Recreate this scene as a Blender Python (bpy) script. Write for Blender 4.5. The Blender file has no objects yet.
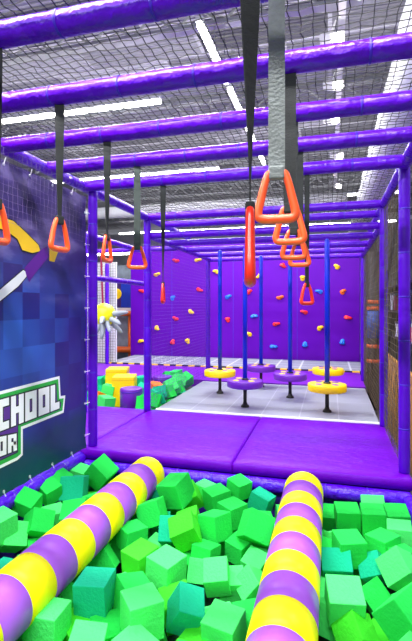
import bpy, math, random
from mathutils import Vector, Matrix
PI = math.pi
scene = bpy.context.scene
col = scene.collection

# ------------------------------------------------------------------ camera
F, CX, V0, CH = 450.0, 206.0, 306.0, 1.3
YAW = math.atan(124 / 450.0)
CO, SI = math.cos(YAW), math.sin(YAW)
cd = bpy.data.cameras.new('camera')
cam = bpy.data.objects.new('camera', cd)
col.objects.link(cam)
cam.location = (0, 0, CH)
cam.rotation_euler = (PI / 2, 0, YAW)
cd.sensor_fit = 'VERTICAL'
cd.sensor_height = 24.0
cd.lens = 24.0 * F / 641.0
cd.shift_y = (V0 - 320.5) / 641.0
cd.clip_start = 0.02
scene.camera = cam

# ------------------------------------------------------------------ world, lights, exposure
w = bpy.data.worlds.new('hall_ambient_fill')  # ambient fill added for the hall, enters from the open camera side
scene.world = w
w.use_nodes = True
w.node_tree.nodes['Background'].inputs[0].default_value = (0.97, 0.97, 1.0, 1)
w.node_tree.nodes['Background'].inputs[1].default_value = 0.45
scene.view_settings.view_transform = 'Standard'
scene.view_settings.look = 'None'
scene.view_settings.gamma = 1
scene.view_settings.use_curve_mapping = False
scene.view_settings.exposure = 0.5


def area(name, loc, sx, sy, power, rot=(0, 0, 0), color=(1, 0.98, 0.96)):
    l = bpy.data.lights.new(name, 'AREA')
    l.shape = 'RECTANGLE'
    l.size, l.size_y, l.energy, l.color = sx, sy, power, color
    o = bpy.data.objects.new(name, l)
    o.location = loc
    o.rotation_euler = rot
    col.objects.link(o)
    return o


area('lamp_row_and_fill_light', (-1.6, 1.2, 4.15), 4.5, 0.16, 340, (math.radians(8), 0, 0))  # added overhead light, strong so the foam cube tops turn pale
area('lamp_row_and_fill_light', (-3.2, 4.4, 4.15), 5.0, 0.14, 200)
area('lamp_row_and_fill_light', (-2.4, 7.6, 4.15), 5.0, 0.14, 200)
area('lamp_row_and_fill_light', (-2.4, 9.6, 4.15), 5.0, 0.14, 150)
area('lamp_row_and_fill_light', (-1.2, -2.2, 4.1), 5.0, 0.3, 200, (math.radians(25), 0, 0))  # unseen fill added behind the camera
area('aisle_fill_light', (2.0, 5.0, 3.9), 0.5, 5.0, 110)  # unseen light added to brighten the right aisle
for ly in (3.0, 6.6, 10.2, 13.6):
    area('added_ceiling_uplight', (-2.5, ly, 4.62), 8.0, 0.5, 22, (PI, 0, 0))  # uplights added to brighten the ceiling, no fixtures of their own


# ------------------------------------------------------------------ helpers
def s2l(c):
    return tuple(((x / 12.92) if x <= 0.04045 else ((x + 0.055) / 1.055) ** 2.4) for x in c)


def hexc(h):
    return s2l([int(h[i:i + 2], 16) / 255 for i in (0, 2, 4)]) + (1,)


MATS = {}


def mat(name, h, rough=0.5, bump=0.0, bscale=20, var=0.0, vscale=3, metal=0.0, coat=0.0, emit=0, spec=0.5, stretch=None, detail=3, wave=None):
    if name in MATS:
        return MATS[name]
    m = bpy.data.materials.new(name)
    m.use_nodes = True
    nt = m.node_tree
    b = nt.nodes['Principled BSDF']
    base = hexc(h)
    b.inputs['Base Color'].default_value = base
    b.inputs['Roughness'].default_value = rough
    b.inputs['Metallic'].default_value = metal
    b.inputs['Coat Weight'].default_value = coat
    b.inputs['Coat Roughness'].default_value = 0.15
    b.inputs['Specular IOR Level'].default_value = spec
    tc = nt.nodes.new('ShaderNodeTexCoord')
    mp = nt.nodes.new('ShaderNodeMapping')
    nt.links.new(tc.outputs['Object'], mp.inputs[0])
    if stretch:
        mp.inputs['Scale'].default_value = stretch
    if var > 0:
        n = nt.nodes.new('ShaderNodeTexNoise')
        n.inputs['Scale'].default_value = vscale
        n.inputs['Detail'].default_value = 4
        nt.links.new(mp.outputs[0], n.inputs['Vector'])
        mx = nt.nodes.new('ShaderNodeMix')
        mx.data_type = 'RGBA'
        mx.inputs[6].default_value = tuple(max(0, x * (1 - var)) for x in base[:3]) + (1,)
        mx.inputs[7].default_value = tuple(min(1, x * (1 + var) + 0.01 * var) for x in base[:3]) + (1,)
        nt.links.new(n.outputs[0], mx.inputs[0])
        nt.links.new(mx.outputs[2], b.inputs['Base Color'])
    if bump > 0:
        n2 = nt.nodes.new('ShaderNodeTexNoise')
        n2.inputs['Scale'].default_value = bscale
        n2.inputs['Detail'].default_value = detail
        nt.links.new(mp.outputs[0], n2.inputs['Vector'])
        bp = nt.nodes.new('ShaderNodeBump')
        bp.inputs['Strength'].default_value = bump
        bp.inputs['Distance'].default_value = 0.02
        nt.links.new(n2.outputs[0], bp.inputs['Height'])
        nt.links.new(bp.outputs[0], b.inputs['Normal'])
    if emit:
        b.inputs['Emission Color'].default_value = base
        b.inputs['Emission Strength'].default_value = emit
    MATS[name] = m
    return m


BEAM = mat('violet_padding_vinyl', '5400c0', 0.3, 0.8, 16, 0.15, 4, coat=0.05, spec=0.3)
POST = mat('violet_post_vinyl', '4c00b8', 0.36, 0.35, 12, 0.12, 4, spec=0.25)
SEAM = mat('violet_seam_tape', '3a10b8', 0.5)
MATV = mat('purple_mat_vinyl', '6200b4', 0.4, 0.4, 9, 0.12, 2, spec=0.12, stretch=(1, 2.2, 1))
RAILV = mat('violet_wrinkled_vinyl', '4800d0', 0.25, 1.0, 24, 0.15, 6, coat=0.2, spec=0.3)
WALLV = mat('purple_panel', '5600a0', 0.5, 0.3, 2.5, 0.16, 1.2, spec=0.12)
STRAPM = mat('grey_webbing', '1e2224', 0.85, 0.3, 160, 0.3, 30, stretch=(1, 1, 3))
STRAPL = mat('worn_grey_webbing', '747c7c', 0.8, 0.3, 90, 0.45, 14)
ORANGE = mat('orange_plastic', 'ff5a1e', 0.35, coat=0.3)
RED = mat('red_plastic', 'f02a10', 0.32, coat=0.3)
LYEL = mat('yellow_roller_vinyl', 'fff000', 0.42, 0.12, 6, spec=0.3)
LPUR = mat('lilac_roller_vinyl', 'a256dc', 0.42, 0.12, 6, 0.05, 6, spec=0.3)
BLACK = mat('black_plastic', '141418', 0.5)
DBLACK = mat('brown_grey_netting', '54483a', 0.8)
NETG = mat('grey_roof_netting', '26262c', 0.8)
BLUEP = mat('blue_pole_vinyl', '0c2cd0', 0.4, 0.2, 10, spec=0.3)
YEL = mat('yellow_foam_vinyl', 'ffd400', 0.4, 0.1, 8, coat=0.1)
PURF = mat('purple_foam_vinyl', '6a1cb4', 0.4, 0.1, 8, coat=0.1)
STEEL = mat('galvanised_steel', 'a8aab2', 0.4, 0.1, 10, 0.2, 3, metal=0.6)
WHITE = mat('white_paint', 'e8e8ee', 0.5)
GFOAM = {
    'l': mat('light_green_foam', '4aea70', 0.9, 0.25, 60, 0.06, 8, spec=0.2),
    'g': mat('green_foam', '20cc4c', 0.9, 0.25, 60, 0.08, 8, spec=0.2),
    'y': mat('lime_green_foam', '3ed62c', 0.9, 0.25, 60, 0.08, 8, spec=0.2),
    't': mat('teal_foam', '10b488', 0.9, 0.25, 60, 0.08, 8, spec=0.2),
    'o': mat('orange_foam', 'ff7a1e', 0.9, 0.25, 60, 0.08, 8, spec=0.2),
}


class MB:
    def __init__(s):
        s.v, s.f, s.mi = [], [], []

    def add(s, vs, fs, m=0):
        n = len(s.v)
        s.v += [tuple(v) for v in vs]
        s.f += [tuple(n + i for i in f) for f in fs]
        s.mi += [m] * len(fs)
        return s

    def box(s, c, d, R=None, m=0):
        vs = []
        for x in (-.5, .5):
            for y in (-.5, .5):
                for z in (-.5, .5):
                    p = Vector((x * d[0], y * d[1], z * d[2]))
                    if R: p = R @ p
                    vs.append(p + Vector(c))
        return s.add(vs, [(0, 1, 3, 2), (4, 6, 7, 5), (0, 4, 5, 1), (2, 3, 7, 6), (0, 2, 6, 4), (1, 5, 7, 3)], m)

    def tube(s, path, r, n=12, closed=False, caps=True, m=0, flat=1.0, up=Vector((0, 0, 1))):
        P = [Vector(p) for p in path]
        k = len(P)
        rr = r if isinstance(r, (list, tuple)) else [r] * k
        vs = []
        for i in range(k):
            a = P[(i - 1) % k] if (closed or i > 0) else P[i]
            b = P[(i + 1) % k] if (closed or i < k - 1) else P[i]
            t = (b - a).normalized()
            u = up - t * up.dot(t)
            if u.length < 1e-3:
                u = Vector((1, 0, 0)) - t * t.x
            u.normalize()
            w_ = t.cross(u)
            for j in range(n):
                an = 2 * PI * j / n
                vs.append(P[i] + (w_ * math.cos(an) * flat + u * math.sin(an)) * rr[i])
        fs = []
        for i in range(k if closed else k - 1):
            i2 = (i + 1) % k
            for j in range(n):
                j2 = (j + 1) % n
                fs.append((i * n + j, i * n + j2, i2 * n + j2, i2 * n + j))
        if caps and not closed:
            fs.append(tuple(range(n - 1, -1, -1)))
            fs.append(tuple(range((k - 1) * n, k * n)))
        return s.add(vs, fs, m)

    def lathe(s, prof, c=(0, 0, 0), n=24, R=None, m=0):
        vs = []
        for (r, z) in prof:
            for j in range(n):
                a = 2 * PI * j / n
                p = Vector((r * math.cos(a), r * math.sin(a), z))
                if R: p = R @ p
                vs.append(p + Vector(c))
        fs = []
        for i in range(len(prof) - 1):
            for j in range(n):
                j2 = (j + 1) % n
                fs.append((i * n + j, i * n + j2, (i + 1) * n + j2, (i + 1) * n + j))
        fs.append(tuple(range(n - 1, -1, -1)))
        fs.append(tuple(range((len(prof) - 1) * n, len(prof) * n)))
        return s.add(vs, fs, m)

    def build(s, name, mats, parent=None, smooth=False, bevel=0, seg=2, angle=None):
        me = bpy.data.meshes.new(name)
        me.from_pydata(s.v, [], s.f)
        for x in (mats if isinstance(mats, (list, tuple)) else [mats]):
            me.materials.append(x)
        if len(set(s.mi)) > 1:
            me.polygons.foreach_set('material_index', s.mi)
        if smooth:
            me.polygons.foreach_set('use_smooth', [len(p.vertices) < 8 for p in me.polygons])
        me.update()
        o = bpy.data.objects.new(name, me)
        col.objects.link(o)
        if parent:
            o.parent = parent
        if bevel:
            b = o.modifiers.new('bevel', 'BEVEL')
            b.width = bevel
            b.segments = seg
            b.limit_method = 'ANGLE'
        return o


def tag(o, label=None, cat=None, group=None, kind=None):
    if label: o['label'] = label
    if cat: o['category'] = cat
    if group: o['group'] = group
    if kind: o['kind'] = kind
    return o


def empty(name, loc, rz=0):
    o = bpy.data.objects.new(name, None)
    o.location = loc
    o.rotation_euler = (0, 0, rz)
    o.empty_display_size = 0.1
    col.objects.link(o)
    return o


def struct(name, mb, m, **k):
    return tag(mb.build(name, m, **k), kind='structure')


def ray(u, v):
    a, b = (u - CX) / F, (V0 - v) / F
    return Vector((-SI + CO * a, CO + SI * a, b))


def at_y(u, v, y):
    r = ray(u, v)
    return Vector((0, 0, CH)) + r * (y / r.y)


def at_z(u, v, z):
    r = ray(u, v)
    return Vector((0, 0, CH)) + r * ((z - CH) / r.z)


def at_x(u, v, x):
    r = ray(u, v)
    return Vector((0, 0, CH)) + r * (x / r.x)


XL, XR = -2.19, 0.56
ZT, ZL = 2.40, 2.18
rnd = random.Random(5)
CUBES = [
('l',-2.062,2.455,-0.126,0.105,0.087,-0.281,0.156,0.159,0.156),
('g',-2.067,2.741,-0.099,0.412,0.323,0.01,0.151,0.135,0.135),
('g',-1.925,2.665,-0.195,-0.07,0.953,-0.845,0.155,0.157,0.157),
('g',-2.072,3.159,-0.107,0.18,0.23,-0.338,0.137,0.137,0.135),
('g',-2.072,3.008,-0.122,0.298,0.283,-0.415,0.135,0.135,0.135),
('t',-1.951,3.157,-0.137,0.817,1.086,-1.104,0.173,0.182,0.177),
('g',-1.726,2.802,-0.177,0.382,0.286,-1.2,0.163,0.162,0.163),
('g',-1.873,3.437,-0.111,0.182,0.702,-0.041,0.188,0.183,0.183),
('l',-2.055,3.431,-0.166,0.046,0.131,-0.163,0.162,0.162,0.162),
('t',-1.948,3.488,-0.198,0.297,0.78,-0.697,0.135,0.147,0.14),
('t',-1.16,2.075,-0.168,0.026,-0.037,0.105,0.168,0.165,0.164),
('l',-1.033,1.763,-0.209,-0.056,0.167,0.341,0.15,0.153,0.153),
('g',-1.351,2.511,-0.283,1.083,0.736,-0.579,0.135,0.135,0.135),
('y',-1.068,2.439,-0.191,0.088,-0.015,-0.422,0.159,0.164,0.151),
('l',-0.889,2.384,-0.181,0.042,0.076,-0.388,0.163,0.166,0.154),
('l',-0.858,1.971,-0.157,-0.019,-0.017,-0.845,0.171,0.165,0.173),
('t',-0.693,2.131,-0.21,-0.14,0.579,-1.155,0.157,0.136,0.162),
('l',-0.473,2.034,-0.2,0.167,-0.008,-0.216,0.162,0.153,0.149),
('l',-0.612,2.453,-0.22,1.416,1.59,-0.702,0.143,0.137,0.143),
('l',-0.543,2.525,-0.295,0.243,0.199,-1.321,0.135,0.146,0.135),
('l',-0.449,2.783,-0.315,0.363,0.111,-0.355,0.135,0.135,0.135),
('l',-0.422,2.506,-0.269,1.486,1.207,0.033,0.135,0.135,0.135),
('l',-0.765,2.621,-0.318,0.548,0.818,-1.312,0.135,0.135,0.135),
('g',-0.757,2.739,-0.275,-0.174,0.017,-0.29,0.141,0.135,0.135),
('g',-0.578,2.91,-0.299,0.154,0.102,-0.425,0.135,0.135,0.135),
('g',-0.746,2.94,-0.181,-0.12,-0.168,-0.505,0.161,0.161,0.162),
('g',-0.677,3.176,-0.193,0.047,0.001,-0.674,0.16,0.157,0.153),
('g',-0.835,3.35,-0.183,0.121,-0.019,-0.807,0.162,0.162,0.157),
('g',-0.691,3.489,-0.132,0.12,0.18,-0.624,0.143,0.142,0.135),
('t',-0.513,3.481,-0.218,-0.007,0.298,-0.308,0.157,0.144,0.137),
('g',-0.468,2.914,-0.144,0.292,1.133,-1.361,0.175,0.173,0.173),
('g',-1.123,3.226,-0.099,0.199,-0.268,-0.303,0.19,0.19,0.189),
('t',-1.258,3.284,-0.214,-0.006,0.89,-0.341,0.16,0.147,0.143),
('y',-1.056,3.336,-0.186,0.734,0.183,-1.112,0.155,0.165,0.158),
('g',-1.218,2.982,-0.171,1.154,0.827,-0.983,0.165,0.165,0.165),
('y',-0.909,2.786,-0.165,0.585,0.065,-1.18,0.162,0.165,0.162),
('g',-1.26,2.731,-0.219,-0.039,0.019,-0.617,0.151,0.157,0.138),
('t',-1.193,3.079,-0.294,1.416,1.794,-0.816,0.135,0.135,0.135),
('t',-1.017,2.838,-0.201,5.561,6.741,-1.789,0.159,0.157,0.159),
('l',-0.967,3.485,-0.195,0.013,0.145,-0.323,0.135,0.136,0.137),
('g',0.118,3.377,-0.209,0.113,0.106,-1.426,0.148,0.165,0.143),
('g',0.111,2.88,-0.182,0.05,0.052,-1.24,0.161,0.162,0.159),
('g',0.322,3.008,-0.207,0.008,-0.067,-0.754,0.15,0.155,0.152),
('g',0.413,2.919,-0.234,-0.092,-0.124,-1.147,0.141,0.142,0.146),
('t',0.038,2.787,-0.238,0.543,0.468,-1.428,0.135,0.172,0.139),
('g',0.29,3.331,-0.188,0.101,0.028,-1.529,0.159,0.158,0.159),
('g',0.446,3.361,-0.181,0.185,0.128,-1.492,0.152,0.149,0.152),
('l',0.303,3.46,-0.184,1.72,1.621,-0.734,0.161,0.159,0.161),
('l',0.438,3.156,-0.196,0.071,-0.041,-1.672,0.152,0.149,0.152),
('g',-0.032,3.481,-0.277,1.423,1.561,-0.935,0.135,0.135,0.135),
('l',0.069,2.342,-0.17,0.233,0.253,-1.41,0.162,0.17,0.163),
('y',0.115,2.257,-0.262,1.168,-0.108,-1.296,0.135,0.148,0.137),
('g',0.333,2.246,-0.112,1.8,0.047,-1.034,0.142,0.19,0.19),
('g',0.248,2.717,-0.351,0.774,0.36,-0.872,0.135,0.135,0.135),
('t',0.25,2.842,-0.26,1.893,1.233,-0.44,0.136,0.135,0.137),
('l',0.38,2.739,-0.189,1.802,1.06,-0.137,0.159,0.158,0.159),
('l',-2.03,2.527,-0.224,2.077,1.235,-0.034,0.152,0.155,0.155),
('l',-1.294,1.861,-0.202,0.001,0.005,0.038,0.168,0.153,0.143)]

# ------------------------------------------------------------------ structure
struct('floor', MB().box((-2, 6, -0.85), (26, 34, 0.1)), mat('grey_hall_floor', '6a6a72', 0.5, var=0.2, vscale=0.8))


def ceiling_mat():
    m = bpy.data.materials.new('corrugated_grey_ceiling')
    m.use_nodes = True
    nt = m.node_tree
    b = nt.nodes['Principled BSDF']
    b.inputs['Roughness'].default_value = 0.6
    tc = nt.nodes.new('ShaderNodeTexCoord')
    br = nt.nodes.new('ShaderNodeTexBrick')
    br.inputs['Scale'].default_value = 1
    br.inputs['Brick Width'].default_value = 1.9
    br.inputs['Row Height'].default_value = 0.85
    br.inputs['Mortar Size'].default_value = 0.03
    br.inputs['Color1'].default_value = hexc('3c3c46')
    br.inputs['Color2'].default_value = hexc('c0c0cc')
    br.inputs['Mortar'].default_value = hexc('d0d0da')
    br.offset = 0.35
    br.inputs['Bias'].default_value = 0.1
    nt.links.new(tc.outputs['Object'], br.inputs['Vector'])
    wv = nt.nodes.new('ShaderNodeTexWave')
    wv.inputs['Scale'].default_value = 4
    wv.bands_direction = 'Y'
    nt.links.new(tc.outputs['Object'], wv.inputs['Vector'])
    bp = nt.nodes.new('ShaderNodeBump')
    bp.inputs['Strength'].default_value = 0.8
    bp.inputs['Distance'].default_value = 0.05
    nt.links.new(wv.outputs[0], bp.inputs['Height'])
    nt.links.new(bp.outputs[0], b.inputs['Normal'])
    nt.links.new(br.outputs[0], b.inputs['Base Color'])
    return m


struct('ceiling', MB().box((-2, 10, 5.3), (26, 26, 0.1)), ceiling_mat())
struct('wall_back', MB().box((-3, 21, 2.05), (24, 0.2, 5.8)), mat('far_grey_wall', '8e8e9c', 0.7, var=0.4, vscale=1.0))
struct('wall_left', MB().box((-13, 9, 2.05), (0.2, 24, 5.8)), mat('left_grey_wall', 'b4b4c0', 0.7, var=0.3, vscale=0.8))


def brickish():
    m = bpy.data.materials.new('plywood_and_grey_wall')
    m.use_nodes = True
    nt = m.node_tree
    b = nt.nodes['Principled BSDF']
    b.inputs['Roughness'].default_value = 0.6
    tc = nt.nodes.new('ShaderNodeTexCoord')
    n = nt.nodes.new('ShaderNodeTexNoise')
    n.inputs['Scale'].default_value = 1.6
    n.inputs['Detail'].default_value = 5
    cr = nt.nodes.new('ShaderNodeValToRGB')
    cr.color_ramp.elements[0].color = hexc('2c2c34')
    cr.color_ramp.elements[1].color = hexc('aeb0bc')
    cr.color_ramp.elements[0].position = 0.35
    cr.color_ramp.elements[1].position = 0.62
    nt.links.new(tc.outputs['Object'], n.inputs['Vector'])
    nt.links.new(n.outputs[0], cr.inputs[0])
    nt.links.new(cr.outputs[0], b.inputs['Base Color'])
    return m


struct('wall_right', MB().box((3.4, 9, 2.05), (0.2, 24, 5.8)), brickish())

# ceiling girders running across the hall
for y in (3.2, 5.6, 8.2, 11.0, 14.0, 17.5):
    g = empty('ceiling_girder', (-2, y, 4.9))
    tag(g, {3.2: 'pale steel ceiling girder nearest the camera above the roof netting',
            5.6: 'pale steel ceiling girder above the first lamp row',
            8.2: 'pale steel ceiling girder between the first and second lamp rows',
            11.0: 'pale steel ceiling girder just behind the second lamp row',
            14.0: 'pale steel ceiling girder behind the third lamp row',
            17.5: 'pale steel ceiling girder farthest back in the hall'}[y], 'girder', 'steel girders across the hall ceiling')
    MB().box((0, 0, 0.28), (15, 0.16, 0.05)).box((0, 0, 0.0), (15, 0.16, 0.04)).build('flange', STEEL, g)
    wb = MB()
    for i in range(24):
        x0 = -7.4 + i * 0.62
        wb.tube([(x0, 0, 0.02), (x0 + 0.31, 0, 0.27), (x0 + 0.62, 0, 0.02)], 0.02, 6)
    wb.build('web', STEEL, g)

# duct on the right
dk = MB()
path = [(0.88, 2.6 + i * 0.5, 3.6) for i in range(35)]
dk.tube(path, [0.31 + (0.02 if i % 3 == 0 else 0) for i in range(35)], 24, m=0)
da = dk.build('air_duct', mat('silver_duct', 'e4e6ee', 0.4, 0.3, 5, 0.1, 3), smooth=True)
for y in (4.4, 9.4, 14.8):
    MB().tube([(0.88, y, 3.9), (0.88, y, 5.25)], 0.012, 6).build('hanger_rod', STEEL, da)
tag(da,
    'wide silver ventilation duct hanging under the ceiling on the right', 'duct')
dk = MB()
dk.tube([(-8, 11.4, 3.9), (0.4, 11.4, 3.9)], 0.16, 20)
da = dk.build('air_duct', MATS['silver_duct'], smooth=True)
for x in (-7, -3.5, 0):
    MB().tube([(x, 11.4, 4.04), (x, 11.4, 5.25)], 0.012, 6).build('hanger_rod', STEEL, da)
tag(da, 'thin silver ventilation duct crossing the hall behind the second lamp row', 'duct')

# ceiling lamps: long tubes in rows
LAMP = mat('lit_lamp_tube', 'fffdf8', 0.4, emit=14)
HOUS = mat('lamp_housing', 'c4c6d0', 0.5)


def tube_lamp(x0, x1, y, label, z=4.5, along=False):
    g = empty('strip_lamp', ((x0 + x1) / 2, y, z))
    tag(g, label, 'ceiling lamp', 'white strip lamps under the ceiling')
    L = x1 - x0
    h = MB().box((0, 0, 0.06), (L, 0.09, 0.05))
    h.build('housing', HOUS, g)
    MB().box((0, 0, 0.0), (L, 0.07, 0.06)).build('tube', LAMP, g, bevel=0.02)
    for t in (-0.4, 0, 0.4):
        MB().tube([(t * L, 0, 0.08), (t * L, 0, 5.24 - z)], 0.008, 6).build('suspension_wire', STEEL, g)
    if along:
        g.rotation_euler = (0, 0, PI / 2)
    return g


tube_lamp(-8.0, -2.55, 6.6, 'long white strip lamp crossing behind the second and third padded beams')
tube_lamp(-8.0, -2.5, 10.2, 'white strip lamp crossing behind the fourth and fifth padded beams')
tube_lamp(-8.0, 2.0, 13.6, 'white strip lamp third row back, seen under the fifth padded beam')
tube_lamp(-9.0, 2.4, 18.2, 'white strip lamp farthest back above the rear beams')
for (ya, yb, lb) in ((4.9, 6.3, 'nearest piece of the white strip lamp line running away from the camera'),
                     (6.5, 8.1, 'second piece of the white strip lamp line running away from the camera'),
                     (8.3, 10.1, 'farthest piece of the white strip lamp line running away from the camera')):
    g = tube_lamp(-(yb - ya) / 2 - 1.43, (yb - ya) / 2 - 1.43, (ya + yb) / 2, lb, along=True)

# spot track
TRK = empty('spotlight_track', (0.12, 3.6, 4.3))
tag(TRK, 'white ceiling track with hanging bars above the right part of the netting', 'light track')
MB().box((0, 4, 0), (0.07, 10.4, 0.05)).build('track', WHITE, TRK)
tk = MB()
for i in range(6):
    tk.tube([(0, 0.2 + i * 1.6, 0.02), (0, 0.2 + i * 1.6, 0.94)], 0.012, 6)
tk.build('hanger', STEEL, TRK)
SPOT = mat('lit_spot_lens', 'fff6e8', 0.3, emit=40)
for (y, dx, lb) in ((4.25, 0.12, 'white box spotlight nearest the camera under the ceiling track'),
                    (4.95, -0.10, 'white box spotlight second along the ceiling track'),
                    (6.0, -0.08, 'white box spotlight third along the ceiling track'),
                    (7.1, -0.1, 'white box spotlight fourth along the ceiling track, lens facing the camera'),
                    (8.8, 0.0, 'white box spotlight fifth along the ceiling track'),
                    (11.0, 0.05, 'small white spotlight farthest along the ceiling track')):
    g = empty('spotlight', (0.12 + dx, y, 4.14), 0.4)
    g.rotation_euler = (0.5, 0.3 if dx > 0 else -0.3, 0.4)
    tag(g, lb, 'spotlight', 'spotlights on the ceiling track')
    MB().box((0, 0, 0), (0.17, 0.24, 0.11)).build('lamp_body', WHITE, g, bevel=0.01)
    MB().tube([(0, 0, 0.05), (-dx * 0.6, 0, 0.15)], 0.015, 8).build('bracket', WHITE, g)
    MB().lathe([(0.035, 0), (0.045, 0.02)], (0, -0.13, -0.01), 14, Matrix.Rotation(PI / 2, 3, 'X')).build('lens', SPOT, g)

# ------------------------------------------------------------------ pit shell and platforms
DARKPIT = mat('dark_green_pit_lining', '0c3a22', 0.9, 0.2, 20)
struct('trim_1', MB().box((-0.8, 2.1, -0.72), (2.9, 3.2, 0.06)), DARKPIT)
struct('trim_2', MB().box((-2.26, 2.1, -0.42), (0.06, 3.2, 0.62)), mat('violet_pit_wall', '3c10a8', 0.6))
struct('trim_3', MB().box((0.64, 2.1, -0.45), (0.06, 3.2, 0.56)), MATS['violet_pit_wall'])
struct('trim_4', MB().box((-0.85, 3.74, -0.46), (3.0, 0.06, 0.5)), MATS['violet_pit_wall'])
struct('trim_5', MB().box((-0.85, 0.52, -0.45), (3.0, 0.06, 0.56)), MATS['violet_pit_wall'])

# floor platforms far back
PURP = mat('purple_platform_vinyl', '6c04b4', 0.45, 0.2, 4, 0.1, 1)
struct('floor_2', MB().box((-3.1, 8.42, -0.06), (7.3, 1.62, 0.12)), PURP)
struct('floor_3', MB().box((-3.0, 5.95, -0.78), (1.62, 3.3, 0.06)), DARKPIT)
struct('trim_6', MB().box((-3.86, 5.8, -0.3), (0.1, 4.2, 0.55)), PURP)


# ------------------------------------------------------------------ padded beams and posts
def padded(name, a, b, r, label, group, m, seams=0.42, cat='beam', n=16):
    a, b = Vector(a), Vector(b)
    d = b - a
    L = d.length
    g = empty(name, a)
    g.rotation_euler = d.to_track_quat('Z', 'Y').to_euler()
    tag(g, label, cat, group)
    k = max(1, round(L / seams))
    prof = []
    for i in range(k):
        z0, z1 = L * i / k, L * (i + 1) / k
        for (t, q) in ((0.0, 0.93), (0.03, 0.99), (0.25, 1.0), (0.5, 1.015), (0.75, 1.0), (0.97, 0.99)):
            prof.append((r * q * (1 + rnd.uniform(-.012, .012)), z0 + (z1 - z0) * t))
    prof.append((r * 0.93, L))
    sl = MB().lathe(prof, n=n).build('foam_sleeve', m, g, smooth=True)
    rings = min(k - 1, 12)
    for i in range(1, rings + 1):
        z = L * i / k
        MB().lathe([(r * 0.985, z - 0.006), (r * 1.03, z - 0.004), (r * 1.03, z + 0.004), (r * 0.985, z + 0.006)], n=n).build('seam_band', SEAM, g, smooth=True)
    return g


BG = 'padded violet beams across the roof of the frame'
BY = [(1.07, 'nearest to the camera, out of view above the frame with one red handle'), ]
names = {1.07: 'violet padded roof beam nearest the camera, carrying the edge-on red handle',
         1.54: 'violet padded roof beam highest in view, in the top left corner',
         2.06: 'violet padded roof beam second from top, carrying the handle before the banner ribbon',
         2.61: 'violet padded roof beam third from top, meeting the left rail at the frame edge',
         3.13: 'violet padded roof beam fourth from top, one before the front posts',
         3.69: 'violet padded roof beam resting on the two front posts',
         5.17: 'violet padded roof beam resting on the second pair of posts',
         5.72: 'violet padded roof beam highest of those behind the second posts'}
for y, lb in names.items():
    padded('padded_beam', (XL, y, ZT), (XR, y, ZT), 0.05 if y < 5 else 0.045, lb, BG, BEAM)
low = {5.25: 'violet lower padded beam against the second pair of posts',
       5.95: 'violet lower padded beam second from the front over the trampoline deck',
       6.72: 'violet lower padded beam third from the front over the trampoline deck',
       7.47: 'violet lower padded beam fourth from the front over the trampoline deck',
       8.27: 'violet lower padded beam farthest back, on the rear posts'}
for y, lb in low.items():
    padded('padded_beam', (XL, y, ZL), (XR, y, ZL), 0.043, lb, 'padded violet beams over the trampoline deck', BEAM, 0.5)
RG = 'padded violet rails along the sides of the frame'
padded('padded_rail', (XL, 0.9, ZT), (XL, 5.17, ZT), 0.046, 'violet padded top rail along the left, above the blue banner', RG, BEAM, cat='rail')
padded('padded_rail', (XL, 5.17, ZT), (XL, 6.9, ZT), 0.04, 'violet padded top rail on the left, behind the second post', RG, BEAM, cat='rail')
padded('padded_rail', (XR, 0.9, ZT), (XR, 5.2, ZT), 0.045, 'violet padded top rail along the right, over the front posts', RG, BEAM, cat='rail')
padded('padded_rail', (XR, 5.2, ZT), (XR, 6.9, ZT), 0.04, 'violet padded top rail on the right, behind the second post', RG, BEAM, cat='rail')
padded('padded_rail', (XL, 5.25, ZL), (XL, 8.27, ZL), 0.04, 'violet padded lower rail over the left edge of the trampoline deck', RG, BEAM, cat='rail')
padded('padded_rail', (XR - .02, 5.25, ZL), (XR - .02, 8.27, ZL), 0.04, 'violet padded lower rail over the right edge of the trampoline deck', RG, BEAM, cat='rail')
padded('padded_rail', (-2.9, 4.9, 2.18), (-2.9, 6.9, 2.18), 0.038, 'violet upper rail left of the second post, above the small foam pit', RG, BEAM, cat='rail')
padded('padded_rail', (-2.9, 4.9, 1.66), (-2.9, 6.9, 1.66), 0.038, 'violet lower rail left of the second post, above the small foam pit', RG, BEAM, cat='rail')
padded('padded_rail', (-4.9, 6.3, 2.15), (XL, 6.3, 2.15), 0.033, 'thin violet cross rail behind the left front post', RG, BEAM, cat='rail')
PG = 'padded violet posts of the frame'
posts = [(XL + 0.06, 3.76, 0.0, ZT, 'violet padded front post at the right edge of the blue banner'),
         (XR, 3.80, 0.0, ZT, 'violet padded front post near the right edge of the photo'),
         (XL, 5.2, 0.0, ZT, 'violet padded second post on the left, at the trampoline deck corner'),
         (XR, 5.2, 0.0, ZT, 'violet padded second post on the right, beside the trampoline deck'),
         (XL - .05, 8.27, 0.0, ZL, 'violet padded rear post on the left, before the climbing wall'),
         (XR, 8.27, 0.0, ZL, 'violet padded rear post on the right, before the climbing wall'),
         (0.62, 9.3, 0.0, 2.4, 'thin violet post farthest back on the right by the climbing wall'),
         (-2.9, 4.9, -0.0, 2.2, 'violet post behind the banner beside the small foam pit'),
         (-2.9, 6.95, -0.8, 2.2, 'violet post standing in the small foam pit behind the second left post'),
         (-4.83, 9.16, 0.0, 2.25, 'violet post far left beside the white mesh screen')]
for (x, y, z0, z1, lb) in posts:
    padded('padded_post', (x, y, z0), (x, y, z1), 0.043, lb, PG, POST, 0.36, cat='post')

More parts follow.
